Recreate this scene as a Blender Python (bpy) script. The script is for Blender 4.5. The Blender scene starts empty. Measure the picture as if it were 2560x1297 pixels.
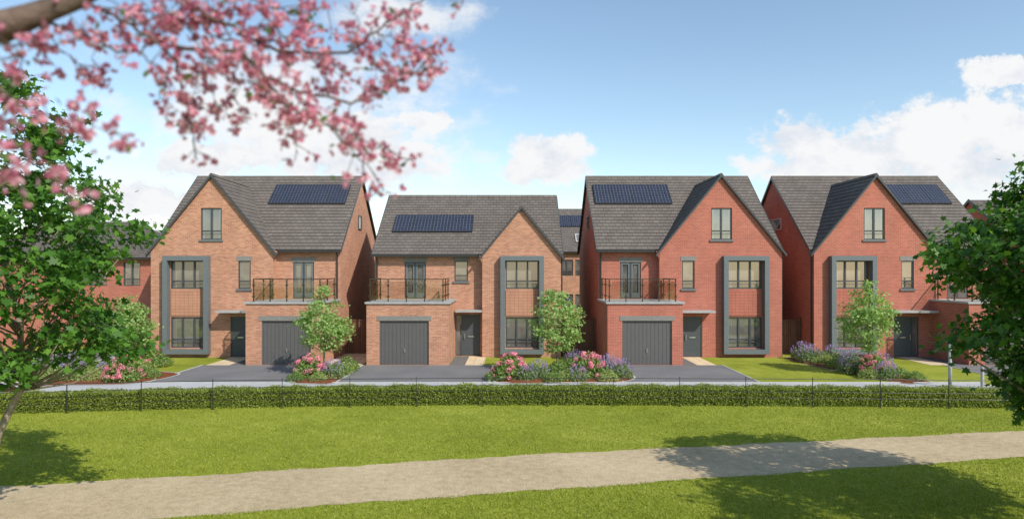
import bpy, math, random
import numpy as np
from mathutils import Vector
random.seed(7); rng=np.random.default_rng(7)
scene=bpy.context.scene
COL=scene.collection
F=1728.0; CX=1280.0; HY=672.0; CH=4.6

# ------------------------------------------------------------ materials
def new_mat(name):
    m=bpy.data.materials.new(name); m.use_nodes=True
    nt=m.node_tree
    for n in list(nt.nodes): nt.nodes.remove(n)
    out=nt.nodes.new('ShaderNodeOutputMaterial')
    return m,nt,out
def N(nt,t,**kw):
    n=nt.nodes.new(t)
    for k,v in kw.items(): setattr(n,k,v)
    return n
def L(nt,a,b): nt.links.new(a,b)
def ramp(nt,fac,stops):
    r=nt.nodes.new('ShaderNodeValToRGB')
    el=r.color_ramp.elements
    while len(el)<len(stops): el.new(0.5)
    for e,(p,c) in zip(el,stops):
        e.position=p; e.color=(c[0],c[1],c[2],1)
    L(nt,fac,r.inputs[0]); return r.outputs[0]
def simple(name,col,rough=0.6,metal=0.0,var=0.12,scale=6,spec=0.4,bump=0.0,bscale=60):
    m,nt,out=new_mat(name)
    p=N(nt,'ShaderNodeBsdfPrincipled'); p.inputs['Roughness'].default_value=rough
    p.inputs['Metallic'].default_value=metal; p.inputs['Specular IOR Level'].default_value=spec
    tc=N(nt,'ShaderNodeTexCoord'); no=N(nt,'ShaderNodeTexNoise'); no.inputs['Scale'].default_value=scale; no.inputs['Detail'].default_value=6
    L(nt,tc.outputs['Object'],no.inputs['Vector'])
    c0=[c*(1-var) for c in col]; c1=[min(1,c*(1+var)) for c in col]
    L(nt,ramp(nt,no.outputs['Fac'],[(0.3,c0),(0.7,c1)]),p.inputs['Base Color'])
    if bump>0:
        n2=N(nt,'ShaderNodeTexNoise'); n2.inputs['Scale'].default_value=bscale; n2.inputs['Detail'].default_value=4
        L(nt,tc.outputs['Object'],n2.inputs['Vector'])
        b=N(nt,'ShaderNodeBump'); b.inputs['Strength'].default_value=bump; b.inputs['Distance'].default_value=0.02
        L(nt,n2.outputs['Fac'],b.inputs['Height']); L(nt,b.outputs[0],p.inputs['Normal'])
    L(nt,p.outputs[0],out.inputs[0]); return m
def brick_mat(name,c1,c2,mortar,bw=0.225,rh=0.075,ms=0.011,offset=0.5,bump=0.5,rough=0.85,var=0.14,spec=.25):
    m,nt,out=new_mat(name)
    p=N(nt,'ShaderNodeBsdfPrincipled'); p.inputs['Roughness'].default_value=rough; p.inputs['Specular IOR Level'].default_value=spec
    tc=N(nt,'ShaderNodeTexCoord')
    b=N(nt,'ShaderNodeTexBrick'); b.offset=offset
    b.inputs['Scale'].default_value=1; b.inputs['Brick Width'].default_value=bw; b.inputs['Row Height'].default_value=rh
    b.inputs['Mortar Size'].default_value=ms; b.inputs['Mortar Smooth'].default_value=0.2; b.inputs['Bias'].default_value=0
    b.inputs['Color1'].default_value=(*c1,1); b.inputs['Color2'].default_value=(*c2,1); b.inputs['Mortar'].default_value=(*mortar,1)
    L(nt,tc.outputs['UV'],b.inputs['Vector'])
    no=N(nt,'ShaderNodeTexNoise'); no.inputs['Scale'].default_value=0.9; no.inputs['Detail'].default_value=8; no.inputs['Roughness'].default_value=0.65
    L(nt,tc.outputs['Object'],no.inputs['Vector'])
    mr=N(nt,'ShaderNodeMapRange'); mr.inputs['From Min'].default_value=0.3; mr.inputs['From Max'].default_value=0.7
    mr.inputs['To Min'].default_value=1-var; mr.inputs['To Max'].default_value=1+var*0.8
    L(nt,no.outputs['Fac'],mr.inputs['Value'])
    vm=N(nt,'ShaderNodeVectorMath',operation='SCALE'); L(nt,b.outputs['Color'],vm.inputs[0]); L(nt,mr.outputs[0],vm.inputs['Scale'])
    L(nt,vm.outputs[0],p.inputs['Base Color'])
    bp=N(nt,'ShaderNodeBump'); bp.invert=True; bp.inputs['Strength'].default_value=bump; bp.inputs['Distance'].default_value=0.01
    L(nt,b.outputs['Fac'],bp.inputs['Height']); L(nt,bp.outputs[0],p.inputs['Normal'])
    L(nt,p.outputs[0],out.inputs[0]); return m
def leaf_mat(name,cols,trans=0.35,rough=0.5,spec=0.3):
    m,nt,out=new_mat(name)
    g=N(nt,'ShaderNodeNewGeometry')
    st=[(i/(len(cols)-1),c) for i,c in enumerate(cols)]
    col=ramp(nt,g.outputs['Random Per Island'],st)
    p=N(nt,'ShaderNodeBsdfPrincipled'); p.inputs['Roughness'].default_value=rough; p.inputs['Specular IOR Level'].default_value=spec
    L(nt,col,p.inputs['Base Color'])
    t=N(nt,'ShaderNodeBsdfTranslucent')
    vm=N(nt,'ShaderNodeVectorMath',operation='MULTIPLY'); vm.inputs[1].default_value=(1.6,1.6,0.8) if trans<0.5 else (1.2,1.2,1.2)
    L(nt,col,vm.inputs[0]); L(nt,vm.outputs[0],t.inputs['Color'])
    mx=N(nt,'ShaderNodeMixShader'); mx.inputs[0].default_value=trans
    L(nt,p.outputs[0],mx.inputs[1]); L(nt,t.outputs[0],mx.inputs[2]); L(nt,mx.outputs[0],out.inputs[0])
    return m
def noise_ground(name,stops,scales=(0.25,3.0,40.0),weights=(0.4,0.3,0.3),rough=0.9,bump=0.4,bdist=0.02):
    m,nt,out=new_mat(name)
    p=N(nt,'ShaderNodeBsdfPrincipled'); p.inputs['Roughness'].default_value=rough; p.inputs['Specular IOR Level'].default_value=0.2
    tc=N(nt,'ShaderNodeTexCoord'); acc=None
    last=None
    for s,w in zip(scales,weights):
        no=N(nt,'ShaderNodeTexNoise'); no.inputs['Scale'].default_value=s; no.inputs['Detail'].default_value=7; no.inputs['Roughness'].default_value=0.6
        L(nt,tc.outputs['Object'],no.inputs['Vector'])
        mu=N(nt,'ShaderNodeMath',operation='MULTIPLY'); mu.inputs[1].default_value=w; L(nt,no.outputs['Fac'],mu.inputs[0])
        if acc is None: acc=mu.outputs[0]
        else:
            ad=N(nt,'ShaderNodeMath',operation='ADD'); L(nt,acc,ad.inputs[0]); L(nt,mu.outputs[0],ad.inputs[1]); acc=ad.outputs[0]
        last=no
    L(nt,ramp(nt,acc,stops),p.inputs['Base Color'])
    b=N(nt,'ShaderNodeBump'); b.inputs['Strength'].default_value=bump; b.inputs['Distance'].default_value=bdist
    L(nt,last.outputs['Fac'],b.inputs['Height']); L(nt,b.outputs[0],p.inputs['Normal'])
    L(nt,p.outputs[0],out.inputs[0]); return m

M={}
M['brick_buff']=brick_mat('orange_multi_brick',(0.53,0.25,0.152),(0.36,0.15,0.094),(0.46,0.315,0.225))
M['brick_red']=brick_mat('red_brick',(0.45,0.135,0.09),(0.36,0.103,0.072),(0.42,0.225,0.168))
M['panel_buff']=brick_mat('orange_grooved_panel',(0.46,0.235,0.15),(0.43,0.215,0.14),(0.27,0.145,0.095),bw=0.225,rh=0.15,ms=0.009,offset=0.0,bump=.6)
M['panel_red']=brick_mat('red_grooved_panel',(0.41,0.145,0.103),(0.39,0.133,0.095),(0.25,0.09,0.065),bw=0.225,rh=0.15,ms=0.009,offset=0.0,bump=.6)
M['tile']=brick_mat('grey_roof_tile',(0.165,0.144,0.130),(0.132,0.115,0.104),(0.05,0.044,0.04),bw=0.33,rh=0.29,ms=0.010,bump=0.4,rough=0.9,var=0.10,spec=.12)
M['grey_trim']=simple('grey_painted_trim',(0.125,0.145,0.155),0.45,var=0.06)
M['anthracite']=simple('anthracite_paint',(0.055,0.06,0.066),0.4,var=0.08)
M['garage']=simple('garage_door_grey',(0.10,0.097,0.096),0.5,var=0.05)
M['door']=simple('door_dark_grey',(0.065,0.077,0.083),0.35,var=0.05)
M['lintel']=simple('lintel_stone_grey',(0.20,0.195,0.18),0.8,bump=0.2)
M['coping']=simple('pale_coping',(0.34,0.345,0.34),0.7,bump=0.2)
M['black']=simple('black_metal',(0.03,0.03,0.03),0.4)
M['bronze']=simple('bronze_rail',(0.07,0.055,0.035),0.35,metal=0.6)
M['steel']=simple('brushed_steel',(0.6,0.6,0.58),0.3,metal=1.0)
M['wood_fence']=brick_mat('timber_boards',(0.22,0.12,0.075),(0.16,0.085,0.055),(0.04,0.03,0.02),bw=0.12,rh=3.0,ms=0.006,offset=0,bump=0.8)
M['bark']=simple('tree_bark',(0.24,0.195,0.145),0.9,var=0.4,scale=14,bump=0.6,bscale=30)
M['bark_dark']=simple('cherry_bark',(0.11,0.075,0.06),0.85,var=0.5,scale=14,bump=0.6,bscale=60)
M['mulch']=noise_ground('bark_mulch',[(0.35,(0.06,0.02,0.008)),(0.6,(0.25,0.085,0.038))],(2,20,60),(0.2,0.4,0.4),bump=1)
M['asphalt']=noise_ground('asphalt',[(0.35,(0.135,0.133,0.135)),(0.65,(0.205,0.202,0.205))],(0.6,6,90),(0.45,0.2,0.35),bump=0.3)
M['pavement']=noise_ground('pale_paving',[(0.35,(0.36,0.365,0.37)),(0.65,(0.46,0.465,0.47))],(0.6,6,90),(0.45,0.2,0.35),bump=0.2)
M['kerb']=simple('concrete_kerb',(0.45,0.45,0.43),0.85,bump=0.2)
M['slab']=brick_mat('cream_slabs',(0.68,0.55,0.36),(0.62,0.50,0.33),(0.3,0.25,0.19),bw=0.45,rh=0.6,ms=0.01,offset=0,bump=0.4,var=0.1)
M['gravel']=noise_ground('dark_gravel',[(0.35,(0.04,0.04,0.042)),(0.65,(0.28,0.27,0.26))],(3,30,90),(0.1,0.4,0.5),bump=1)
M['sand']=noise_ground('sandy_gravel',[(0.38,(0.31,0.235,0.135)),(0.5,(0.50,0.395,0.245)),(0.62,(0.65,0.53,0.355))],(0.35,5,38),(0.25,0.25,0.5),bump=1,bdist=.03)
M['lawn']=noise_ground('mown_lawn',[(0.36,(0.14,0.17,0.014)),(0.5,(0.24,0.275,0.028)),(0.63,(0.35,0.365,0.06))],(0.3,2.2,22),(0.46,0.28,0.26),bump=.7,bdist=0.03)
M['blade']=leaf_mat('grass_blades',[(0.17,0.215,0.018),(0.24,0.29,0.029),(0.34,0.37,0.06)],trans=0.25)
M['maple']=leaf_mat('maple_leaves',[(0.028,0.085,0.010),(0.058,0.155,0.018),(0.125,0.26,0.036)],trans=0.36)
M['young']=leaf_mat('young_tree_leaves',[(0.16,0.27,0.075),(0.26,0.39,0.12),(0.39,0.51,0.21)],trans=0.42)
M['hedge']=leaf_mat('hedge_leaves',[(0.12,0.165,0.022),(0.215,0.275,0.04),(0.37,0.42,0.09)],trans=0.35)
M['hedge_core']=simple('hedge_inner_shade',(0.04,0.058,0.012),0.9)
M['shrub']=leaf_mat('shrub_leaves',[(0.09,0.17,0.035),(0.16,0.26,0.065),(0.27,0.36,0.12)],trans=0.3)
M['lime']=leaf_mat('pale_shrub_leaves',[(0.19,0.26,0.065),(0.28,0.36,0.11),(0.38,0.45,0.18)],trans=0.3)
M['lav_leaf']=leaf_mat('lavender_leaves',[(0.11,0.18,0.06),(0.18,0.26,0.10),(0.27,0.34,0.16)],trans=0.3)
M['lav']=leaf_mat('lavender_flowers',[(0.24,0.17,0.36),(0.33,0.26,0.47),(0.44,0.38,0.57)],trans=0.2)
M['hyd']=leaf_mat('pink_flower_heads',[(0.68,0.14,0.26),(0.80,0.25,0.37),(0.86,0.44,0.52)],trans=0.25)
M['blossom']=leaf_mat('cherry_petals',[(0.42,0.10,0.18),(0.58,0.19,0.29),(0.72,0.33,0.42),(0.88,0.62,0.67)],trans=0.5)
M['bud_leaf']=leaf_mat('cherry_leaves',[(0.08,0.14,0.04),(0.16,0.21,0.06)],trans=0.3)
def pane_mat():
    m,nt,out=new_mat('window_glass')
    tc=N(nt,'ShaderNodeTexCoord'); sx=N(nt,'ShaderNodeSeparateXYZ'); L(nt,tc.outputs['UV'],sx.inputs[0])
    a=N(nt,'ShaderNodeMath',operation='SUBTRACT'); a.inputs[1].default_value=0.5; L(nt,sx.outputs[0],a.inputs[0])
    ab=N(nt,'ShaderNodeMath',operation='ABSOLUTE'); L(nt,a.outputs[0],ab.inputs[0])
    gt=N(nt,'ShaderNodeMapRange'); gt.inputs['From Min'].default_value=0.34; gt.inputs['From Max'].default_value=0.37; L(nt,ab.outputs[0],gt.inputs['Value'])
    wv=N(nt,'ShaderNodeMath',operation='MULTIPLY'); wv.inputs[1].default_value=110; L(nt,sx.outputs[0],wv.inputs[0])
    sn=N(nt,'ShaderNodeMath',operation='SINE'); L(nt,wv.outputs[0],sn.inputs[0])
    cur=ramp(nt,sn.outputs[0],[(0,(0.13,0.125,0.118)),(1,(0.23,0.22,0.205))])
    no=N(nt,'ShaderNodeTexNoise'); no.inputs['Scale'].default_value=1.1; no.inputs['Detail'].default_value=3; L(nt,tc.outputs['Object'],no.inputs['Vector'])
    ad=N(nt,'ShaderNodeMath',operation='MULTIPLY_ADD'); ad.inputs[1].default_value=1.8; ad.inputs[2].default_value=-.9; L(nt,no.outputs['Fac'],ad.inputs[0])
    ad2=N(nt,'ShaderNodeMath',operation='ADD'); L(nt,ad.outputs[0],ad2.inputs[0]); L(nt,sx.outputs[1],ad2.inputs[1])
    dep=ramp(nt,ad2.outputs[0],[(0.0,(0.075,0.07,0.065)),(0.5,(0.165,0.153,0.138)),(1.0,(0.09,0.09,0.09))])  # opaque pane: dim room depth and curtain fold shading painted into its colour
    mx=N(nt,'ShaderNodeMix',data_type='RGBA'); L(nt,gt.outputs[0],mx.inputs['Factor']); L(nt,dep,mx.inputs[6]); L(nt,cur,mx.inputs[7])
    p=N(nt,'ShaderNodeBsdfPrincipled'); p.inputs['Roughness'].default_value=0.02; p.inputs['Specular IOR Level'].default_value=1.0
    L(nt,mx.outputs[2],p.inputs['Base Color'])
    gl=N(nt,'ShaderNodeBsdfGlossy'); gl.inputs['Roughness'].default_value=.02; ms=N(nt,'ShaderNodeMixShader'); ms.inputs[0].default_value=.12
    L(nt,p.outputs[0],ms.inputs[1]); L(nt,gl.outputs[0],ms.inputs[2])
    L(nt,ms.outputs[0],out.inputs[0]); return m
M['pane']=pane_mat()
def rail_glass():
    m,nt,out=new_mat('balustrade_glass')
    t=N(nt,'ShaderNodeBsdfTransparent'); t.inputs[0].default_value=(0.9,0.88,0.84,1)
    g=N(nt,'ShaderNodeBsdfGlossy'); g.inputs['Roughness'].default_value=0.02
    mx=N(nt,'ShaderNodeMixShader'); mx.inputs[0].default_value=0.07
    L(nt,t.outputs[0],mx.inputs[1]); L(nt,g.outputs[0],mx.inputs[2]); L(nt,mx.outputs[0],out.inputs[0]); return m
M['rglass']=rail_glass()
M['solar']=brick_mat('solar_cells',(0.014,0.019,0.036),(0.018,0.024,0.046),(0.18,0.19,0.215),bw=0.18,rh=0.18,ms=0.007,offset=0,bump=0,rough=0.32,var=0.1,spec=.35)

# ------------------------------------------------------------ mesh helpers
class MB:
    def __init__(s,fx=1): s.v=[]; s.f=[]; s.fx=fx
    def poly(s,pts):
        i=len(s.v); s.v+= [(p[0]*s.fx,p[1],p[2]) for p in pts]; s.f.append(list(range(i,i+len(pts))))
    def hexa(s,P):
        i=len(s.v); s.v+=[(p[0]*s.fx,p[1],p[2]) for p in P]
        for q in ((0,3,2,1),(4,5,6,7),(0,1,5,4),(1,2,6,5),(2,3,7,6),(3,0,4,7)): s.f.append([i+k for k in q])
    def box(s,x0,x1,y0,y1,z0,z1):
        s.hexa([(x0,y0,z0),(x1,y0,z0),(x1,y1,z0),(x0,y1,z0),(x0,y0,z1),(x1,y0,z1),(x1,y1,z1),(x0,y1,z1)])
    def beam(s,p0,p1,wv,hv):
        p0,p1,wv,hv=map(Vector,(p0,p1,wv,hv))
        s.hexa([p0,p0+wv,p1+wv,p1,p0+hv,p0+wv+hv,p1+wv+hv,p1+hv])
    def tube(s,pts,rad,n=7):
        base=len(s.v); pts=[Vector(p) for p in pts]
        for k,p in enumerate(pts):
            d=(pts[min(k+1,len(pts)-1)]-pts[max(k-1,0)]).normalized()
            a=d.orthogonal().normalized() if abs(d.z)>0.9 else d.cross(Vector((0,0,1))).normalized()
            b=d.cross(a)
            for j in range(n):
                t=2*math.pi*j/n; q=p+(a*math.cos(t)+b*math.sin(t))*rad[k]
                s.v.append((q.x*s.fx,q.y,q.z))
        for k in range(len(pts)-1):
            for j in range(n):
                s.f.append([base+k*n+j,base+k*n+(j+1)%n,base+(k+1)*n+(j+1)%n,base+(k+1)*n+j])
        s.f.append([base+j for j in range(n)][::-1]); s.f.append([base+(len(pts)-1)*n+j for j in range(n)])
    def build(s,name,mat,parent=None,loc=(0,0,0),uv='auto',smooth=False):
        me=bpy.data.meshes.new(name); me.from_pydata(s.v,[],s.f); me.update()
        me.materials.append(mat)
        if uv=='auto':
            ul=me.uv_layers.new(name='UVMap')
            for p in me.polygons:
                n=p.normal
                if abs(n.z)>0.985: e=Vector((1,0,0)); f=Vector((0,1,0))
                else:
                    e=Vector((0,0,1)).cross(n).normalized(); f=n.cross(e)
                    if f.z<0: f=-f
                for li in p.loop_indices:
                    c=me.vertices[me.loops[li].vertex_index].co
                    ul.data[li].uv=(c.dot(e)+50,c.dot(f)+50)
        elif uv=='unit':
            ul=me.uv_layers.new(name='UVMap')
            for p in me.polygons:
                for k,li in enumerate(p.loop_indices): ul.data[li].uv=((0,0),(1,0),(1,1),(0,1))[k%4]
        if smooth:
            for p in me.polygons: p.use_smooth=True
        o=bpy.data.objects.new(name,me); COL.objects.link(o); o.location=loc
        if parent: o.parent=parent
        return o
def empty(name,loc,label,cat,group=None):
    o=bpy.data.objects.new(name,None); COL.objects.link(o); o.location=loc; o.empty_display_size=0.5
    o['label']=label; o['category']=cat
    if group: o['group']=group
    return o
def ngon_mesh(name,V,mat,parent=None,loc=(0,0,0)):
    n,k,_=V.shape
    me=bpy.data.meshes.new(name)
    me.vertices.add(n*k); me.vertices.foreach_set('co',V.reshape(-1).astype(np.float32))
    me.loops.add(n*k); me.loops.foreach_set('vertex_index',np.arange(n*k,dtype=np.int32))
    me.polygons.add(n); me.polygons.foreach_set('loop_start',(np.arange(n)*k).astype(np.int32))
    me.update(calc_edges=True); me.materials.append(mat)
    o=bpy.data.objects.new(name,me); COL.objects.link(o); o.location=loc
    if parent: o.parent=parent
    return o
MAPLE=[(0,-.45),(.12,-.3),(.45,-.35),(.33,-.05),(.58,.2),(.22,.2),(0,.62),(-.22,.2),(-.58,.2),(-.33,-.05),(-.45,-.35),(-.12,-.3)]
DIAM=[(0,-.5),(.28,-.05),(.2,.2),(0,.55),(-.2,.2),(-.28,-.05)]
TRI=[(0,-.5),(.3,0),(0,.5),(-.3,0)]
def leaves(C,size,shape,up=0.8,spread=0.7,out=None,outw=0.5,fold=0.25):
    C=np.asarray(C); n=len(C); S=np.array(shape)
    nr=rng.normal(size=(n,3))*spread; nr[:,2]+=up
    if out is not None: nr+=out*outw
    nr/=np.linalg.norm(nr,axis=1,keepdims=True)+1e-9
    r=rng.normal(size=(n,3)); t=np.cross(nr,r); t/=np.linalg.norm(t,axis=1,keepdims=True)+1e-9
    b=np.cross(nr,t)
    sz=(size*rng.uniform(0.65,1.25,n))[:,None,None]
    V=C[:,None,:]+sz*(t[:,None,:]*S[None,:,0:1]+b[:,None,:]*S[None,:,1:2]-nr[:,None,:]*np.abs(S[None,:,0:1])*fold)
    return V

# ------------------------------------------------------------ houses
def column_wall(mb,u0,u1,y,z0,top,openings,brk=(),depth=0.1):
    us=sorted(set([u0,u1]+list(brk)+[o[0] for o in openings]+[o[1] for o in openings]))
    us=[u for u in us if u0-1e-6<=u<=u1+1e-6]
    for a,b in zip(us[:-1],us[1:]):
        mid=(a+b)/2
        ops=sorted([(o[2],o[3]) for o in openings if o[0]<mid<o[1]])
        z=z0
        for (oz0,oz1) in ops:
            if oz0>z+1e-4: mb.poly([(a,y,z),(b,y,z),(b,y,oz0),(a,y,oz0)])
            z=oz1
        mb.poly([(a,y,z),(b,y,z),(b,y,top(b)),(a,y,top(a))])
    for (a,b,c,d) in [o[:4] for o in openings]:
        mb.poly([(a,y,c),(a,y+depth,c),(a,y+depth,d),(a,y,d)])
        mb.poly([(b,y,c),(b,y+depth,c),(b,y+depth,d),(b,y,d)])
        mb.poly([(a,y,d),(b,y,d),(b,y+depth,d),(a,y+depth,d)])
        mb.poly([(a,y,c),(b,y,c),(b,y+depth,c),(a,y+depth,c)])
def window(par,fx,u0,u1,z0,z1,y,cols=2,transom=0.28,sill=False,lintel=False,depth=0.09,name='window'):
    mb=MB(fx); yy=y+depth
    us=np.linspace(u0,u1,cols+1)
    mb.poly([(u0,yy,z0),(u1,yy,z0),(u1,yy,z1),(u0,yy,z1)])
    w=mb.build(name,M['pane'],par,uv='unit')
    fb=MB(fx); t=0.055; f0=yy-0.05; f1=yy-0.004
    fb.box(u0+.002,u0+t,f0,f1,z0+.002,z1-.002); fb.box(u1-t,u1-.002,f0,f1,z0+.002,z1-.002)
    fb.box(u0+t,u1-t,f0,f1,z0+.002,z0+t); fb.box(u0+t,u1-t,f0,f1,z1-t,z1-.002)
    for u in us[1:-1]: fb.box(u-t*0.75,u+t*0.75,f0-0.004,f1,z0+t,z1-t)
    if transom:
        zt=z0+(z1-z0)*transom
        for a,b in zip(us[:-1],us[1:]):
            fb.box(a+t*0.76,b-t*0.76,f0+.002,f1,zt-t*0.5,zt+t*0.5)
        fb.box(u0+t,u1-t,f0-0.03,f0-0.01,zt-0.16,zt-0.135)
    fb.build('frame',M['anthracite'],w)
    if sill:
        s=MB(fx); s.box(u0-.08,u1+.08,y-.07,y+.0-0.003,z0-.1,z0-.005); s.build('sill',M['grey_trim'],w)
    if lintel:
        s=MB(fx); s.box(u0-.08,u1+.08,y-.02,y-.003,z1+.003,z1+.24); s.build('lintel',M['lintel'],w)
    return w
def courses(mb,P,nrm,Ls,left,right,course=0.29,t=0.03):
    s=0
    nrm=Vector(nrm)
    while s<Ls-1e-3:
        s1=min(Ls,s+course)
        a=Vector(P(left(s),s)); b=Vector(P(right(s),s)); c=Vector(P(right(s1),s1)); d=Vector(P(left(s1),s1))
        mb.poly([a+nrm*t,b+nrm*t,c+nrm*0.004,d+nrm*0.004])
        mb.poly([a-nrm*0.01,b-nrm*0.01,b+nrm*t,a+nrm*t])
        s=s1
def house(x0,y0,fx,W,ww,eave,ridge,apex,yr,brick,label,doorpos,garage,surround,small_win,balc_door,attic,solar,frontsmall_main,side_win=None,scols=3):
    H=empty('detached_house',(x0,y0,0),label,'house','new detached brick houses along the street')
    bm=M['brick_'+brick]; D=2*yr-0.5
    mrf=(ridge-eave)/(yr-0.2)
    zr=lambda y: eave+mrf*(y-0.2)
    sl=(apex-eave)/(ww/2)
    zw=lambda u: eave+sl*(u if u<ww/2 else ww-u)
    wt=lambda u: zw(u)-0.06
    wb=MB(fx); ops=[]
    su0,su1=surround
    wu0,wu1=su0+.27,su1-.27
    ops+= [(wu0,wu1,3.56,5.02),(wu0,wu1,0.5,2.1)]
    if attic: ops.append(attic)
    mops=[balc_door]
    if frontsmall_main: mops.append(small_win)
    else: ops.append(small_win)
    du0,du1=doorpos
    if frontsmall_main: mops.append((du0,du1,0.02,2.2))
    else: ops.append((du0,du1,0.02,2.12))
    column_wall(wb,0,ww,0,0,wt,[o for o in ops],brk=(ww/2,))
    ztop=zr(.5)-.06
    column_wall(wb,ww,W,0.5,0,lambda u:ztop,mops,depth=0.1)
    wb.poly([(ww,0,0),(ww,.5,0),(ww,.5,wt(ww)),(ww,0,wt(ww))])
    wb.poly([(0,0,0),(0,D,0),(0,D,zr(.5)-.08),(0,yr,ridge-.08),(0,.5,zr(.5)-.08),(0,0,wt(0))])
    wb.poly([(W,.5,0),(W,D,0),(W,D,ztop),(W,yr,ridge-.08),(W,.5,ztop)])
    wb.poly([(0,D,0),(W,D,0),(W,D,ztop),(0,D,ztop)])
    for k in range(4): wb.box(ww+.002,ww+.05+.035*k,.03,.49,eave-.42+.09*k,eave-.42+.09*(k+1)-.002)
    gu0,gu1,gd0,gd1=garage
    gy=-3.0; gh=2.93
    column_wall(wb,gu0,gu1,gy,0,lambda u:gh,[(gd0,gd1,0.02,2.12)],depth=0.12)
    wb.poly([(gu0,gy,0),(gu0,.0 if gu0<ww else .5,0),(gu0,.0 if gu0<ww else .5,gh),(gu0,gy,gh)])
    wb.poly([(gu1,gy,0),(gu1,.5,0),(gu1,.5,gh),(gu1,gy,gh)])
    wb.build('wall',bm,H)
    pb=MB(fx); pb.box(wu0,wu1,-.03,-.003,2.16,3.5); pb.build('brick_panel',M['panel_'+brick],H)
    sb=MB(fx); t=.24; d0=-.36
    sb.box(su0,su0+t,d0,-.003,.2,5.27); sb.box(su1-t,su1,d0,-.003,.2,5.27)
    sb.box(su0+t,su1-t,d0,-.003,5.27-t,5.27); sb.box(su0+t,su1-t,d0,-.003,.2,.2+t)
    sb.build('window_surround',M['grey_trim'],H)
    window(H,fx,wu0,wu1,3.56,5.02,0,scols); window(H,fx,wu0,wu1,.5,2.1,0,scols)
    if attic: window(H,fx,*attic,0,2,sill=True)
    window(H,fx,*small_win,.5 if frontsmall_main else 0,1,sill=True,lintel=True)
    bd=window(H,fx,*balc_door,.5,2,transom=None,lintel=True,name='balcony_door')
    fb=MB(fx); u0,u1,z0,z1=balc_door; y=.5+.03
    for a,b in ((u0+.06,(u0+u1)/2-.05),((u0+u1)/2+.05,u1-.06)):
        fb.box(a,a+.07,y,y+.03,z0+.05,z1-.06); fb.box(b-.07,b,y,y+.03,z0+.05,z1-.06); fb.box(a+.07,b-.07,y,y+.03,z0+.05,z0+.3); fb.box(a+.07,b-.07,y,y+.03,z1-.13,z1-.06)
    fb.build('door_leaf',M['grey_trim'],bd)
    rb=MB(fx); v=.12
    nf=Vector((0,-mrf,1)).normalized(); Ls=math.hypot(yr-.2,ridge-eave); dy=(yr-.2)/Ls; dz=(ridge-eave)/Ls
    courses(rb,lambda a,s:(a,.2+dy*s,eave+dz*s),nf,Ls,lambda s:-v,lambda s:W+v)
    nb=Vector((0,mrf,1)).normalized(); yb0=2*yr-.2
    courses(rb,lambda a,s:(a,yb0-dy*s,eave+dz*s),nb,Ls,lambda s:-v,lambda s:W+v)
    e0=-.2; yf=-.14
    Lw=math.hypot(ww/2-e0,sl*(ww/2-e0)); du=(ww/2-e0)/Lw; dzz=sl*du
    for sg in (1,-1):
        P=(lambda a,s:(e0+du*s,a,eave+sl*e0+dzz*s)) if sg==1 else (lambda a,s:(ww-e0-du*s,a,eave+sl*e0+dzz*s))
        nn=Vector((-sl*sg,0,1)).normalized()
        courses(rb,P,nn,Lw,lambda s:yf,lambda s:max(.25,.2+(sl*e0+dzz*s)/mrf+.06))
    roof=rb.build('roof',M['tile'],H)
    c=ww/2; yb=.2+(apex-eave)/mrf
    tb=MB(fx); tb.hexa([(-v,yr-.13,ridge-.08),(W+v,yr-.13,ridge-.08),(W+v,yr+.13,ridge-.08),(-v,yr+.13,ridge-.08),(-v,yr-.03,ridge+.07),(W+v,yr-.03,ridge+.07),(W+v,yr+.03,ridge+.07),(-v,yr+.03,ridge+.07)])
    tb.build('ridge_tiles',M['tile'],roof)
    tb=MB(fx); tb.hexa([(c-.13,yf,apex-.08),(c+.13,yf,apex-.08),(c+.13,yb,apex-.08),(c-.13,yb,apex-.08),(c-.03,yf,apex+.07),(c+.03,yf,apex+.07),(c+.03,yb,apex+.07),(c-.03,yb,apex+.07)])
    tb.build('ridge_tiles',M['tile'],roof)
    for (a,b) in (((e0,eave+sl*e0),(c,apex)),((ww-e0,eave+sl*e0),(c,apex))):
        bb=MB(fx); bb.beam((a[0],yf-.03,a[1]-.13),(b[0],yf-.03,b[1]-.13),(0,.15,0),(0,0,.145)); bb.build('bargeboard',M['anthracite'],roof)
    for uu in (-v-.03,W+v):
        for ya,yb2 in ((.2,yr),(yb0,yr)):
            bb=MB(fx); bb.beam((uu,ya,eave-.13),(uu,yb2,ridge-.13),(.03,0,0),(0,0,.16)); bb.build('bargeboard',M['anthracite'],roof)
    gb=MB(fx); gb.box(ww+.2,W+v,.08,.2,eave-.13,eave-.01); gb.build('gutter',M['black'],roof)
    gb=MB(fx); gb.box(ww+.2,W+v,.201,.49,eave-.11,eave-.05); gb.build('soffit',M['anthracite'],roof)
    dp=MB(fx); dp.tube([(W-.12,.43,0),(W-.12,.43,eave-.3),(W-.12,.15,eave-.1)],[.04]*3,8); dp.build('downpipe',M['black'],H)
    dp=MB(fx); dp.tube([(-.06,.2,0),(-.06,.2,eave-.15)],[.04]*2,8); dp.build('downpipe',M['black'],H)
    sb=MB(fx); ct=.09
    if gu0<ww: sb.box(gu0-.08,gu1+.07,gy-.07,-.004,gh+.002,gh+ct); sb.box(ww+.004,gu1+.07,-.004,.496,gh+.002,gh+ct)
    else: sb.box(gu0-.08,gu1+.07,gy-.07,.496,gh+.002,gh+ct)
    B=sb.build('balcony',M['coping'],H)
    zb=gh+ct; zt=4.08; ra=gu0+.3; rbx=gu1-.12; ry=gy+.22
    pr=MB(fx); npan=4
    us=np.linspace(ra,rbx,npan+1)
    pts=[(u,ry) for u in us]
    yend=-.1; ns=2
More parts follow.
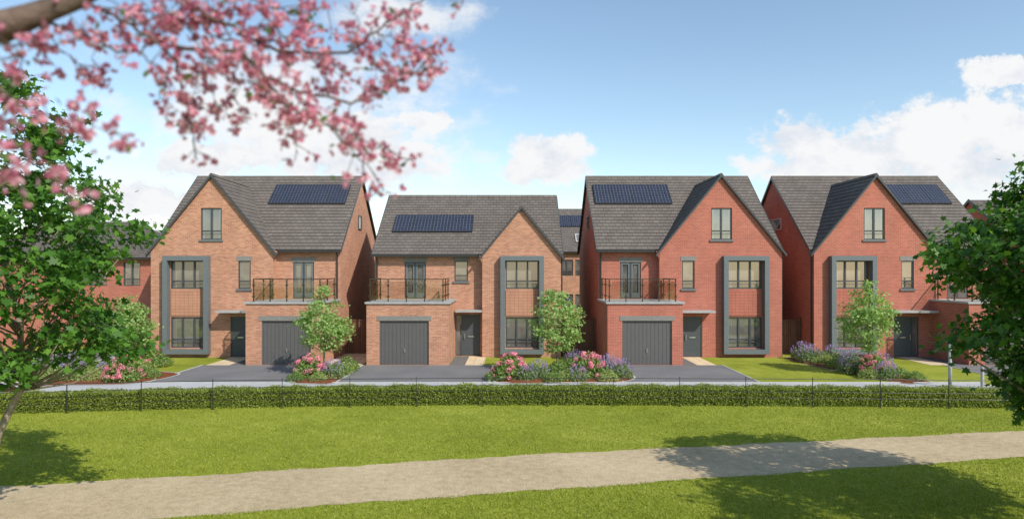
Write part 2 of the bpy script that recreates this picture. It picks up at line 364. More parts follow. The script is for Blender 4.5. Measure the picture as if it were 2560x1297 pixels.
    for e in (ra,rbx):
        for k in range(1,ns+1): pts.append((e,ry+(yend-ry)*k/ns))
    for (a,b) in pts:
        pr.box(a-.025,a+.025,b-.025,b+.025,zb,zt)
        pr.box(a-.07,a+.07,b-.032,b+.032,zb+.22,zb+.28); pr.box(a-.07,a+.07,b-.032,b+.032,zt-.3,zt-.24)
    pr.box(ra-.04,rbx+.04,ry-.03,ry+.03,zt+.001,zt+.045)
    for e in (ra,rbx): pr.box(e-.03,e+.03,ry+.031,yend,zt+.001,zt+.045)
    pr.build('railing',M['bronze'],B)
    for a,b in zip(us[:-1],us[1:]):
        g=MB(fx); g.box(a+.04,b-.04,ry-.006,ry+.006,zb+.08,zt-.08); g.build('glass_panel',M['rglass'],B)
    for e in (ra,rbx):
        for k in range(ns):
            g=MB(fx); g.box(e-.006,e+.006,ry+(yend-ry)*k/ns+.04,ry+(yend-ry)*(k+1)/ns-.04,zb+.08,zt-.08); g.build('glass_panel',M['rglass'],B)
    g=MB(fx); nr=12; w=(gd1-gd0-.12)/nr
    g.box(gd0,gd0+.06,gy+.05,gy+.12,.02,2.12); g.box(gd1-.06,gd1,gy+.05,gy+.12,.02,2.12); g.box(gd0+.06,gd1-.06,gy+.05,gy+.12,2.05,2.12)
    for k in range(nr): g.box(gd0+.06+w*k+.006,gd0+.06+w*(k+1)-.006,gy+.085,gy+.1,.03,2.05)
    g.box(gd0+.06,gd1-.06,gy+.101,gy+.119,.03,2.05)
    G=g.build('garage_door',M['garage'],H)
    h=MB(fx); m=(gd0+gd1)/2; h.box(m-.03,m+.03,gy+.05,gy+.07,.62,.78); h.box(m-.012,m+.012,gy+.02,gy+.05,.66,.82); h.build('handle',M['steel'],G)
    l=MB(fx); l.box(gd0-.12,gd1+.12,gy-.02,gy-.003,2.13,2.36); l.build('garage_lintel',M['lintel'],H)
    yd=.5 if frontsmall_main else 0
    yd2=yd+.1
    dw=du0+.98 if du1-du0>1.1 else du1
    dz1=2.2 if frontsmall_main else 2.12
    d=MB(fx); d.box(du0+.05,dw-.03,yd2-.05,yd2,.03,dz1-.06)
    for zz in (.35,.95,1.5): d.box(du0+.2,dw-.2,yd2-.062,yd2-.052,zz,zz+.03)
    d.box(du0,du0+.05,yd2-.08,yd2,.02,dz1); d.box(dw-.03,dw+.03,yd2-.08,yd2,.02,dz1); d.box(du0+.05,dw-.03,yd2-.08,yd2,dz1-.055,dz1)
    if dw<du1: d.box(du1-.05,du1,yd2-.08,yd2,.02,dz1); d.box(dw+.03,du1-.05,yd2-.08,yd2,dz1-.055,dz1)
    DR=d.build('front_door',M['door'],H)
    h=MB(fx); h.box(dw-.14,dw-.11,yd2-.12,yd2-.052,.9,1.2); h.build('handle',M['steel'],DR)
    h=MB(fx); h.box(du0+.35,du0+.65,yd2-.066,yd2-.052,1.0,1.06); h.build('letter_plate',M['steel'],DR)
    if dw<du1:
        g=MB(fx); g.poly([(dw+.03,yd2-.02,.05),(du1-.05,yd2-.02,.05),(du1-.05,yd2-.02,dz1-.06),(dw+.03,yd2-.02,dz1-.06)]); g.build('sidelight',M['pane'],DR,uv='unit')
    cb=MB(fx)
    c0=max(ww+.02,du0-.2) if frontsmall_main else du0-.45
    cb.box(c0,gu0-.1,yd-.85,yd-.004,2.36,2.46); cb.build('door_canopy',M['coping'],H)
    s0,t0,t1,npn=solar
    for k in range(npn):
        a=s0+1.1*k; b=a+1.06; p=MB(fx)
        off=nf*.06
        A=Vector((a,.2+dy*Ls*t0,eave+dz*Ls*t0))+off; Bv=Vector((0,dy*Ls*(t1-t0),dz*Ls*(t1-t0)))
        p.beam(A,A+Bv,(b-a,0,0),nf*.04)
        o=p.build('solar_panel',M['solar'],H)
        q=MB(fx)
        n2=nf*.05; bw=.03
        q.beam(A,A+Bv,(-bw,0,0),n2); q.beam(A+Vector((b-a,0,0)),A+Bv+Vector((b-a,0,0)),(bw*.3,0,0),n2)
        up=Bv.normalized()*bw
        q.beam(A-up,A,(b-a,0,0),n2); q.beam(A+Bv,A+Bv+up,(b-a,0,0),n2)
        q.build('frame',M['black'],o)
    if side_win:
        uu,ya,yb_,za,zb_=side_win; sgn=-1 if uu==0 else 1
        w=MB(fx); X=uu+sgn*.012; w.poly([(X,ya,za),(X,yb_,za),(X,yb_,zb_),(X,ya,zb_)]); wo=w.build('window',M['pane'],H,uv='unit')
        f=MB(fx); a,b=sorted((uu+sgn*.003,uu+sgn*.05)); t=.07
        f.box(a,b,ya-t,ya,za-t,zb_+t); f.box(a,b,yb_,yb_+t,za-t,zb_+t); f.box(a,b,ya,yb_,za-t,za); f.box(a,b,ya,yb_,zb_,zb_+t)
        f.build('frame',M['kerb'] if uu==0 else M['anthracite'],wo)
    return H
Y0=36.0
tall=dict(ww=6.38,eave=5.6,ridge=10.12,apex=9.5,yr=5.6,doorpos=(4.15,5.45),surround=(.77,3.12),small_win=(4.55,5.2,3.56,5.02),balc_door=(7.25,8.35,3.04,4.96),attic=(2.6,3.69,6.12,7.77),solar=(4.95,.59,.86,4),frontsmall_main=False)
house(-18.81,Y0,1,W=9.72,brick='buff',garage=(6.09,9.7,6.85,9.2),label='tall orange brick detached house with front gable and balcony over garage',side_win=(9.72,4.9,5.6,7.0,7.7),**tall)
house(14.06,Y0,-1,W=9.5,brick='red',garage=(5.9,9.5,6.42,8.8),label='tall red brick detached house beside narrow gap, balcony over grey garage',side_win=(9.5,4.9,5.6,7.0,7.7),**tall)
house(15.73,Y0,1,W=9.75,brick='red',garage=(6.09,9.72,6.85,9.2),label='tall red brick detached house with small side window and lavender bed',side_win=(0,4.4,6.0,6.95,7.5),**tall)
house(2.55,Y0,-1,W=9.78,ww=4.1,eave=5.36,ridge=8.95,apex=7.85,yr=5.4,brick='buff',label='lower orange brick detached house with small front gable and balcony',
      doorpos=(4.22,5.54),garage=(5.57,9.5,6.52,8.88),surround=(.9,3.15),small_win=(4.88,5.59,3.95,5.02),balc_door=(7.1,8.22,3.04,4.96),attic=None,solar=(4.75,.34,.62,4),frontsmall_main=True)

def plain_house(x0,x1,y0,dep,eave,ridge,brick,label,hip=0.0,wins=(),solar=None,name='neighbouring_house'):
    cx=(x0+x1)/2; H=empty(name,(cx,y0,0),label,'house')
    a,b=x0-cx,x1-cx; w=MB(); ym=dep/2
    ops=[o for o in wins]
    column_wall(w,a,b,0,0,lambda u:eave,ops)
    gable=hip==0
    for X in (a,b):
        pts=[(X,0,0),(X,dep,0),(X,dep,eave)]+([(X,ym,ridge-.08)] if gable else [])+[(X,0,eave)]
        w.poly(pts)
    w.poly([(a,dep,0),(b,dep,0),(b,dep,eave),(a,dep,eave)])
    w.build('wall',M['brick_'+brick],H)
    r=MB(); ov=.25; m=(ridge-eave)/ym; Ls=math.hypot(ym+ov,(ridge-eave)+ov*m); dy=(ym+ov)/Ls; dz=m*dy
    nf=Vector((0,-m,1)).normalized(); nb=Vector((0,m,1)).normalized()
    le=lambda s:a-ov+(hip+ov)*s/Ls if hip else a-.12
    ri=lambda s:b+ov-(hip+ov)*s/Ls if hip else b+.12
    courses(r,lambda u,s:(u,-ov+dy*s,eave-ov*m+dz*s),nf,Ls,le,ri)
    courses(r,lambda u,s:(u,dep+ov-dy*s,eave-ov*m+dz*s),nb,Ls,le,ri)
    if hip:
        for sg,X in ((1,a-ov),(-1,b+ov)):
            hh=hip+ov; Lh=math.hypot(hh,(ridge-eave)+ov*m); n=Vector((-sg*((ridge-eave)+ov*m)/hh,0,1)).normalized()
            courses(r,lambda q,s:(X+sg*hh*s/Lh,q,eave-ov*m+((ridge-eave)+ov*m)*s/Lh),n,Lh,lambda s:-ov+(ym+ov)*s/Lh,lambda s:dep+ov-(ym+ov)*s/Lh)
    R=r.build('roof',M['tile'],H)
    g=MB(); g.box(a-ov,b+ov,-ov-.1,-ov,eave-ov*m-.12,eave-ov*m); g.build('gutter',M['black'],R)
    if gable:
        for X in (a-.16,b+.12):
            for ya in (-ov,dep+ov):
                bb=MB(); bb.beam((X,ya,eave-ov*m-.14),(X,ym,ridge-.14),(.04,0,0),(0,0,.2)); bb.build('bargeboard',M['anthracite'],R)
    for o in ops: window(H,1,*o,0,2)
    if solar is not None:
        off=nf*.06
        for k in range(5):
            p=MB(); A=Vector((solar+1.1*k,-ov+dy*Ls*.55,eave-ov*m+dz*Ls*.55))+off; Bv=Vector((0,dy*1.7,dz*1.7)); p.beam(A,A+Bv,(1.06,0,0),nf*.04); p.build('solar_panel',M['solar'],H)
        p=MB(); A=Vector((solar+3.5,-ov+dy*Ls*.2,eave-ov*m+dz*Ls*.2))+off; Bv=Vector((0,dy*1.1,dz*1.1)); p.beam(A,A+Bv,(.9,0,0),nf*.06); so_=p.build('roof_window',M['kerb'],H)
        p=MB(); A=A+Vector((.1,0,0))+Bv*.1+nf*.065; p.beam(A,A+Bv*.8,(.7,0,0),nf*.01); p.build('pane',M['pane'],so_)
    return H
plain_house(-34,-20.5,41,9,5.4,7.7,'red','red brick house with hipped grey roof behind maple leaves',hip=4.6,wins=[(2.0,3.2,3.6,5.0),(4.2,5.2,3.6,5.0),(2.0,3.6,.8,2.2)])
plain_house(29.0,39,38.5,10.4,5.4,8.95,'red','red brick house with grey gable roof beside the last house')
plain_house(-3,12,60,9,6.3,10.2,'buff','orange brick house in the next street with roof panels',wins=[(-.3,.8,4.0,5.4),(1.0,2.2,4.0,5.4),(-.3,.8,1.0,2.4),(1.0,2.2,1,2.4)],solar=-2.4)

# ------------------------------------------------------------ timber fences between houses
def timber_fence(x0,x1,y,label):
    H=empty('timber_fence',((x0+x1)/2,y,0),label,'fence','timber fences between houses'); w=(x1-x0)/2
    b=MB(); n=max(2,int(2*w/.13)); s=2*w/n
    for k in range(n): b.box(-w+s*k+.004,-w+s*(k+1)-.004,0,.02+.012*(k%2),.12,1.8)
    b.build('boards',M['wood_fence'],H)
    r=MB(); r.box(-w,w,-.04,-.002,.0,.12); r.build('gravel_board',M['wood_fence'],H)
    r=MB(); r.box(-w,w,-.03,.05,1.8,1.85); r.build('cap_rail',M['wood_fence'],H)
    for X in (-w,w-.1):
        p=MB(); p.box(X,X+.1,-.1,-.041,0,1.95); p.build('post',M['wood_fence'],H)
for a,b in ((-9.05,-7.25),(2.58,4.52),(14.1,15.68),(-20.4,-18.9)):
    timber_fence(a,b,Y0+1.6,'brown close-boarded timber fence closing the gap between houses')

# ------------------------------------------------------------ ground
def structure(o): o['kind']='structure'; return o
g=MB(); g.poly([(-400,-100,0),(400,-100,0),(400,700,0),(-400,700,0)]); structure(g.build('ground',M['lawn']))
up=[(-40,8.5),(-20,12.4),(-10.84,14.64),(-5.8,15.65),(0,17.06),(6.54,18.2),(14.6,19.7),(30,23.2),(60,27)]
lo=[(-40,5.5),(-20,9.0),(-12,11.1),(-6.6,12.72),(-2.23,13.75),(3.66,15.05),(12.5,16.9),(30,20.8),(60,24)]
def sm(pts,x):
    xs=[p[0] for p in pts]; ys=[p[1] for p in pts]
    return (np.interp(np.asarray(x)-1.5,xs,ys)+np.interp(np.asarray(x),xs,ys)+np.interp(np.asarray(x)+1.5,xs,ys))/3
xs=np.arange(-40,60,.12)
yu=sm(up,xs)+0.05*np.sin(xs*2.1)+.03*np.sin(xs*7.3)+rng.normal(size=len(xs))*.018
yl=sm(lo,xs)+0.05*np.sin(xs*1.7+1)+.03*np.sin(xs*6.3)+rng.normal(size=len(xs))*.018
p=MB()
for i in range(len(xs)-1): p.poly([(xs[i],yl[i],.006),(xs[i+1],yl[i+1],.006),(xs[i+1],yu[i+1],.006),(xs[i],yu[i],.006)])
structure(p.build('gravel_path',M['sand']))
def sheet(name,pts,z,mat):
    m=MB(); m.poly([(x,y,z) for x,y in pts]); return structure(m.build(name,mat))
sheet('pavement',[(-60,25.6),(19,25.6),(19,27.9),(-60,27.9)],.008,M['pavement'])
k=MB(); k.box(-60,19,27.9,28.0,-.02,.03); structure(k.build('pavement_edging',M['kerb']))
def drive(x0,x1,y0=28.0,y1=33.0):
    sheet('driveway',[(x0,y0),(x1,y0),(x1,y1),(x0,y1)],.012,M['asphalt'])
    for X in (x0-.06,x1):
        e=MB(); e.box(X,X+.06,y0,y1,0,.03); structure(e.build('driveway_edging',M['kerb']))
drive(-14.75,-9.1); drive(-7.1,-.95); drive(4.55,10.0); drive(20.6,27); drive(-24.5,-20.8,28,40)
for a,b,c,d in ((-14.6,-13.5,-13.5,-12.75),(-2.25,-1.35,-3.0,-2.25),(8.85,9.75,8.2,8.85),(20.0,21.0,21.0,21.8)):
    sheet('slab_path',[(a,33),(b,33),(b,36.4),(a,36.4)],.012,M['slab'])
    sheet('gravel_strip',[(c+.002,33),(d,33),(d,36.4),(c+.002,36.4)],.011,M['gravel'])
sheet('side_path',[(-9.05,33),(-7.2,33),(-7.2,38.5),(-9.05,38.5)],.008,M['slab'])
def bed(cx,cy,rx,ry,rot=0):
    m=MB(); n=36; ring=[]
    for i in range(n):
        t=2*math.pi*i/n; r=1+.06*math.sin(3*t+cx)+.04*math.sin(5*t)
        ct=abs(math.cos(t))**.7*math.copysign(1,math.cos(t)); st=abs(math.sin(t))**.7*math.copysign(1,math.sin(t))
        x=rx*ct*r; y=ry*st*r
        ring.append((cx+x*math.cos(rot)-y*math.sin(rot),cy+x*math.sin(rot)+y*math.cos(rot)))
    for i in range(n):
        a=ring[i]; b=ring[(i+1)%n]
        A=((a[0]-cx)*.8+cx,(a[1]-cy)*.8+cy); B=((b[0]-cx)*.8+cx,(b[1]-cy)*.8+cy)
        m.poly([(a[0],a[1],.016),(b[0],b[1],.016),(B[0],B[1],.09),(A[0],A[1],.09)])
        m.poly([(A[0],A[1],.09),(B[0],B[1],.09),(cx,cy,.11)])
    structure(m.build('planting_bed',M['mulch']))
    e=MB()
    for i in range(n):
        a=Vector((*ring[i],0)); b=Vector((*ring[(i+1)%n],0)); c=Vector((cx,cy,0))
        e.poly([a+Vector((0,0,.022)),b+Vector((0,0,.022)),b+(b-c).normalized()*.09+Vector((0,0,.022)),a+(a-c).normalized()*.09+Vector((0,0,.022))])
    structure(e.build('bed_edging',M['kerb']))
bed(-8.1,29.6,1.05,2.0); bed(2.0,29.3,3.0,1.5); bed(15.5,31.5,.9,4.1,.25); bed(-17.3,29.3,2.6,2.0)

# ------------------------------------------------------------ plants
def ball_pts(n,r,h,shell=.55):
    d=rng.normal(size=(n,3)); d/=np.linalg.norm(d,axis=1,keepdims=True); d[:,2]=np.abs(d[:,2])
    rad=rng.uniform(shell,1,n)**.6
    lump=1+.14*np.sin(d[:,0]*5+1)*np.cos(d[:,1]*4)
    P=d*rad[:,None]*lump[:,None]*np.array([r,r,h]); return P,d
def make_plant(kind,loc,scale,label,seed):
    global rng
    rng=np.random.default_rng(seed)
    if kind=='lavender':
        E=empty('lavender_plant',loc,label,'flowering plant','lavender plants in the beds')
        P,d=ball_pts(900,.52*scale,.55*scale); ngon_mesh('foliage',leaves(P,.09*scale,TRI,up=.3,out=d,outw=.6),M['lav_leaf'],E)
        n=68; d=rng.normal(size=(n,3)); d[:,2]=np.abs(d[:,2])+.6; d/=np.linalg.norm(d,axis=1,keepdims=True)
        Vs=[]
        for q in d:
            base=q*np.array([.5,.5,.42])*scale*.9; tip=q*np.array([.6,.6,.82])*scale
            for t in np.linspace(.5,1,10): Vs.append(base+(tip-base)*t+rng.normal(size=3)*.005)
        ngon_mesh('flower_spikes',leaves(Vs,.048*scale,TRI,up=.2),M['lav'],E)
    elif kind=='hydrangea':
        E=empty('pink_flowering_shrub',loc,label,'flowering plant','pink flowering shrubs')
        P,d=ball_pts(1400,.68*scale,.9*scale); ngon_mesh('foliage',leaves(P,.12*scale,DIAM,up=.5,out=d,outw=.6),M['shrub'],E)
        C=[];O=[]
        for i in range(27):
            q=rng.normal(size=3); q[2]=abs(q[2])+.2; q[1]-=.5; q/=np.linalg.norm(q)
            c=q*np.array([.68,.68,.93])*scale
            dd=rng.normal(size=(70,3)); dd/=np.linalg.norm(dd,axis=1,keepdims=True)
            C.append(c+dd*.11*scale*rng.uniform(.75,1.15)*np.array([1,1,.85])); O.append(dd)
        ngon_mesh('flower_heads',leaves(np.vstack(C),.05*scale,TRI,up=0,spread=.3,out=np.vstack(O),outw=1),M['hyd'],E)
    else:
        E=empty('low_shrub',loc,label,'shrub','low green shrubs in the beds')
        P,d=ball_pts(1100,.5*scale,.42*scale); ngon_mesh('foliage',leaves(P,.065*scale,DIAM,up=.4,out=d,outw=.6),M['lime' if kind=='lime' else 'shrub'],E)
LL='bushy lavender with purple flower spikes growing in bark mulch'
HL='rounded shrub with pink flower heads in bark mulch bed'
SL='low mounded green shrub at the edge of the bed'
pl=[('hydrangea',-8.5,29.0,1.0),('lavender',-7.5,29.0,1.0),('shrub',-7.4,30.0,1.05),('shrub',-8.8,28.2,.8),('lime',-7.9,28.2,.8),('shrub',-7.5,31.2,1.3),('lime',-8.2,30.6,.9),
('hydrangea',-.1,28.8,1.1),('shrub',-.7,28.6,.9),('lavender',.6,28.4,.8),('lavender',1.1,28.7,1.0),('shrub',.8,29.4,1.3),('shrub',1.9,29.5,1.3),('lime',2.3,28.4,1.0),('shrub',2.3,30.4,1.5),
('hydrangea',3.2,29.0,1.1),('lavender',2.7,28.3,.8),('lavender',4.1,29.6,1.15),('lavender',4.6,29.0,1.0),('lime',3.9,28.3,1.0),('shrub',3.6,30.3,1.3),('shrub',1.7,28.1,.9),('lavender',2.8,30.8,1.2),
('lavender',14.7,35.0,1.1),('shrub',15.3,34.4,1.2),('lavender',14.6,34.0,1.1),('lavender',15.5,33.4,1.1),('lime',14.9,32.9,1.1),('lavender',15.9,32.4,1.1),('shrub',15.1,31.8,1.2),('shrub',16.0,31.2,1.2),('shrub',15.3,30.6,1.1),('hydrangea',15.5,29.6,.95),('lavender',16.1,30.1,1.1),('lavender',14.8,30.4,1),('shrub',16.2,28.9,1.0),('lavender',15.6,28.8,.9),('shrub',16.6,28.4,.8),('lime',15.0,29.0,.9),
('hydrangea',-15.9,28.3,1.05),('shrub',-15.3,29.0,1.1),('lime',-17.2,28.3,1.1),('lime',-16.3,30.3,1.3),('lavender',-17.0,29.4,1.1),('hydrangea',-17.2,32.4,1.15),('shrub',-16.6,32.6,1.2),('shrub',-18.2,28.2,1.1),('lime',-19.0,28.6,1.2),('shrub',-18.4,30.2,1.4),('lime',-17.6,31.1,1.3),('lavender',-18.6,29.2,1.1)]
for i,(kd,x,y,s) in enumerate(pl):
    make_plant(kd,(x,y,.07),s,{'lavender':LL,'hydrangea':HL,'shrub':SL,'lime':'low pale green mounded shrub in bark mulch bed'}[kd],100+i)

def tree(name,loc,trunk_pts,trunk_r,profile,nclus,nleaf,lsize,shape,mat,label,seed,cr=.42,group=None,off=(0,0),bark='bark',cl_flat=.6,inner=.15,extra=()):
    global rng
    rng=np.random.default_rng(seed)
    E=empty(name,loc,label,'tree',group)
    t=MB(); t.tube(trunk_pts,trunk_r,9)
    zs=[p[0] for p in profile]; Rs=[p[1] for p in profile]
    C=[];O=[]
    tp=np.array(trunk_pts)
    zz=np.linspace(min(zs),max(zs),200); rr=np.interp(zz,zs,Rs) if zs[0]<zs[-1] else np.interp(zz,zs[::-1],Rs[::-1]); rr=np.maximum(rr,0); pz=rr**1.3; pz/=pz.sum()
    for i in range(nclus+len(extra)):
        k=rng.choice(len(zz),p=pz); z=zz[k]; R=rr[k]; a=rng.uniform(0,2*math.pi); r=R*rng.uniform(inner,1)**.45
        c=np.array([off[0]+r*math.cos(a),off[1]+r*math.sin(a),z])
        if i>=nclus: c=np.array(extra[i-nclus]); a=math.atan2(c[1],c[0]); z=c[2]; r=math.hypot(c[0],c[1]); R=r
        n=int(nleaf*rng.uniform(.5,1.4)); crr=min(cr,.2+R*.3)
        g=rng.normal(size=(n,3))*np.array([crr,crr,crr*cl_flat])*.55
        C.append(c+g); O.append(np.repeat([[math.cos(a),math.sin(a),.2]],n,0))
        if i%2==0:
            zb=max(tp[0][2]+.3*(tp[-1][2]-tp[0][2]),z-r*.7); zb=min(zb,tp[-1][2]*.97)
            b=np.array([np.interp(zb,tp[:,2],tp[:,0]),np.interp(zb,tp[:,2],tp[:,1]),zb])
            rb=max(.008,np.interp(zb,tp[:,2],trunk_r)*.4)
            m=(b+c)/2+np.array([0,0,-.08*r]); t.tube([b,m,c],[rb,rb*.6,rb*.2],5)
    t.build('trunk',M[bark],E,uv=None,smooth=True)
    ngon_mesh('crown',leaves(np.vstack(C),lsize,shape,up=.7,spread=.6,out=np.vstack(O),outw=.45),M[mat],E)
    return E
yt='young street tree with light green leaves standing in planting bed'
yg='young street trees in the planting beds'
prof=[(1.0,.4),(1.5,.95),(2.1,1.1),(2.8,.9),(3.3,.55),(3.7,.15)]
for i,(x,y,s) in enumerate([(-8.15,29.9,1.0),(1.95,30.0,1.02),(15.5,30.1,1.05),(-17.5,31.5,.9)]):
    tree('young_tree',(x,y,.05),[(0,0,0),(.03,0,1.0*s),(-.02,0,2.2*s),(.02,.02,3.3*s)],[.045,.038,.025,.01],[(a*s,b*s) for a,b in prof],130,30,.11,MAPLE,'young',yt,300+i,cr=.28,group=yg)
def zat(py,Y): return CH+(HY-py)/F*Y
YL=12.5
pL=[(zat(py,YL),R-.12) for py,R in [(960,.9),(930,1.7),(870,2.45),(800,2.1),(700,2.45),(600,2.65),(500,2.15),(400,1.7),(250,1.2),(170,.45)]]
exL=[(2.75,.2,zat(595,YL)),(3.0,0,zat(580,YL)),(2.6,-.3,zat(640,YL)),(2.7,.1,zat(880,YL)),(2.9,0,zat(865,YL)),(2.4,.3,zat(850,YL)),(2.2,0,zat(480,YL)),(1.5,0,zat(300,YL))]
tree('maple_tree',(-9.7,YL,0),[(.0,0,0),(.42,0,1.65),(.85,0,2.5),(.8,0,3.6),(.3,0,5.5),(0,0,8)],[.085,.07,.06,.05,.035,.012],pL,215,64,.135,MAPLE,'maple','maple tree with slim leaning trunk and green lobed leaves beside lawn',401,cr=.37,inner=.3,extra=exL)
pR=[(zat(py,YL),R+.55) for py,R in [(1085,.1),(1040,.55),(950,.9),(900,1.35),(850,1.75),(800,1.2),(760,1.25),(700,1.7),(640,2.0),(570,1.65),(500,.8),(430,.5),(370,-.2)]]
exR=[(-2.5,.2,zat(640,YL)),(-2.7,0,zat(650,YL)),(-2.4,0,zat(590,YL)),(-2.35,-.2,zat(860,YL)),(-2.45,.1,zat(870,YL))]
tree('maple_tree',(10.5,YL,0),[(.3,0,0),(.1,.0,1.8),(0,0,3.5),(.0,0,5),(0,0,6.6)],[.16,.13,.1,.06,.02],pR,250,66,.135,MAPLE,'maple','maple tree with dense leafy low branches beside the gravel path',402,cr=.36,inner=.3,extra=exR)
pB=[(2.6,.8),(3.4,2.2),(4.6,2.6),(5.8,2.1),(6.8,1.0),(7.4,.3)]
tree('maple_tree',(10.6,8.4,0),[(.3,0,0),(.1,.0,1.8),(0,0,3.5),(.0,0,5),(0,0,7)],[.16,.13,.1,.06,.02],pB,85,60,.16,MAPLE,'maple','maple tree with rounded crown beside the gravel path',403,cr=.5,inner=.2)

# hedge and estate railing
rng=np.random.default_rng(55)
def yh(x): x=np.asarray(x,float); return 23.35-np.where(x<0,.0056,.0019)*x*x
n=88000; hx=rng.uniform(-19,19,n); top=rng.random(n)<.5; HH=.58
dd=rng.uniform(0,.62,n); zz=rng.uniform(.0,HH,n)
wob=.025*np.sin(hx*3.1)+.02*np.sin(hx*7.7+1)
yy=np.where(top,yh(hx)+dd,yh(hx)+rng.normal(size=n)*.03+wob*.5); zf=np.where(top,HH+wob+rng.normal(size=n)*.03,zz)
HE=empty('clipped_hedge',(0,23.35,0),'long low clipped green hedge running behind black railing','hedge')
C=np.stack([hx,yy-23.35,zf],1); O=np.where(top[:,None],np.array([[0,0,1.]]),np.array([[0,-1.,0.2]]))
ngon_mesh('foliage',leaves(C,.055,DIAM,up=.4,spread=.7,out=O,outw=.5),M['hedge'],HE)
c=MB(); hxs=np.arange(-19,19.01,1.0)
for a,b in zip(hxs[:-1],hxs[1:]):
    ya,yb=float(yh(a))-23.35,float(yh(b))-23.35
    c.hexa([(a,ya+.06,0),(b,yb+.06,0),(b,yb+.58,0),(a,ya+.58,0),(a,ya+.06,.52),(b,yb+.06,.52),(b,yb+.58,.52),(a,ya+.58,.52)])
c.build('shade_core',M['hedge_core'],HE)  # solid block; the hedge's inner shade is put into its dark colour
FE=empty('estate_railing',(0,23.2,0),'low black metal estate railing with thin horizontal bars','railing')
xsf=np.arange(-18.6,18.7,2.2)
for z in (.3,.5,.7,.94):
    r=MB(); r.tube([(x,float(yh(x))-.17-23.2,z) for x in xsf],[.008 if z<.9 else .011]*len(xsf),5); r.build('rail',M['black'],FE)
for x in xsf:
    q=MB(); q.box(-.006,.006,-.02,.02,.02,1.0); q.box(-.05,.05,-.03,.03,0,.02); q.build('post',M['black'],FE,loc=(x,float(yh(x))-.17-23.2,0))

P=empty('sign_post',(17.05,26.9,0),'plain grey round metal post on the grass verge','post')
q=MB(); q.tube([(0,0,0),(0,0,1.75)],[.065,.065],12); q.tube([(0,0,1.75),(0,0,1.8)],[.072,.03],12); q.build('shaft',M['coping'],P,smooth=True)
q=MB(); q.tube([(0,0,0),(0,0,.06)],[.13,.1],12); q.build('base_plate',M['coping'],P)
P=empty('bollard',(18.1,26.6,0),'short grey metal bollard on the verge','bollard')
q=MB(); q.tube([(0,0,0),(0,0,.85),(0,0,.9)],[.06,.06,.03],12); q.build('shaft',M['coping'],P)
q=MB(); q.tube([(0,0,.68),(0,0,.76)],[.063,.063],12); q.build('band',M['black'],P)

# grass blades
rng=np.random.default_rng(91)
n=300000
gy=12.2+(23.2-12.2)*rng.random(n)**1.35; gx=rng.uniform(-1,1,n)*(gy*.78+.5)
ok=~((gy>sm(lo,gx)+.02)&(gy<sm(up,gx)-.02)); gx=gx[ok]; gy=gy[ok]; n=len(gx)
h=rng.uniform(.015,.045,n); w=rng.uniform(.005,.010,n)*1.3; a=rng.uniform(0,2*math.pi,n); lx=rng.normal(size=n)*.018; ly=rng.normal(size=n)*.018
V=np.zeros((n,3,3)); V[:,0]=np.stack([gx-w*np.cos(a),gy-w*np.sin(a),np.zeros(n)],1); V[:,1]=np.stack([gx+w*np.cos(a),gy+w*np.sin(a),np.zeros(n)],1); V[:,2]=np.stack([gx+lx,gy+ly,h],1)
o=ngon_mesh('grass',V,M['blade']); o['kind']='stuff'; o['label']='short mown grass blades on the lawn'; o['category']='grass'

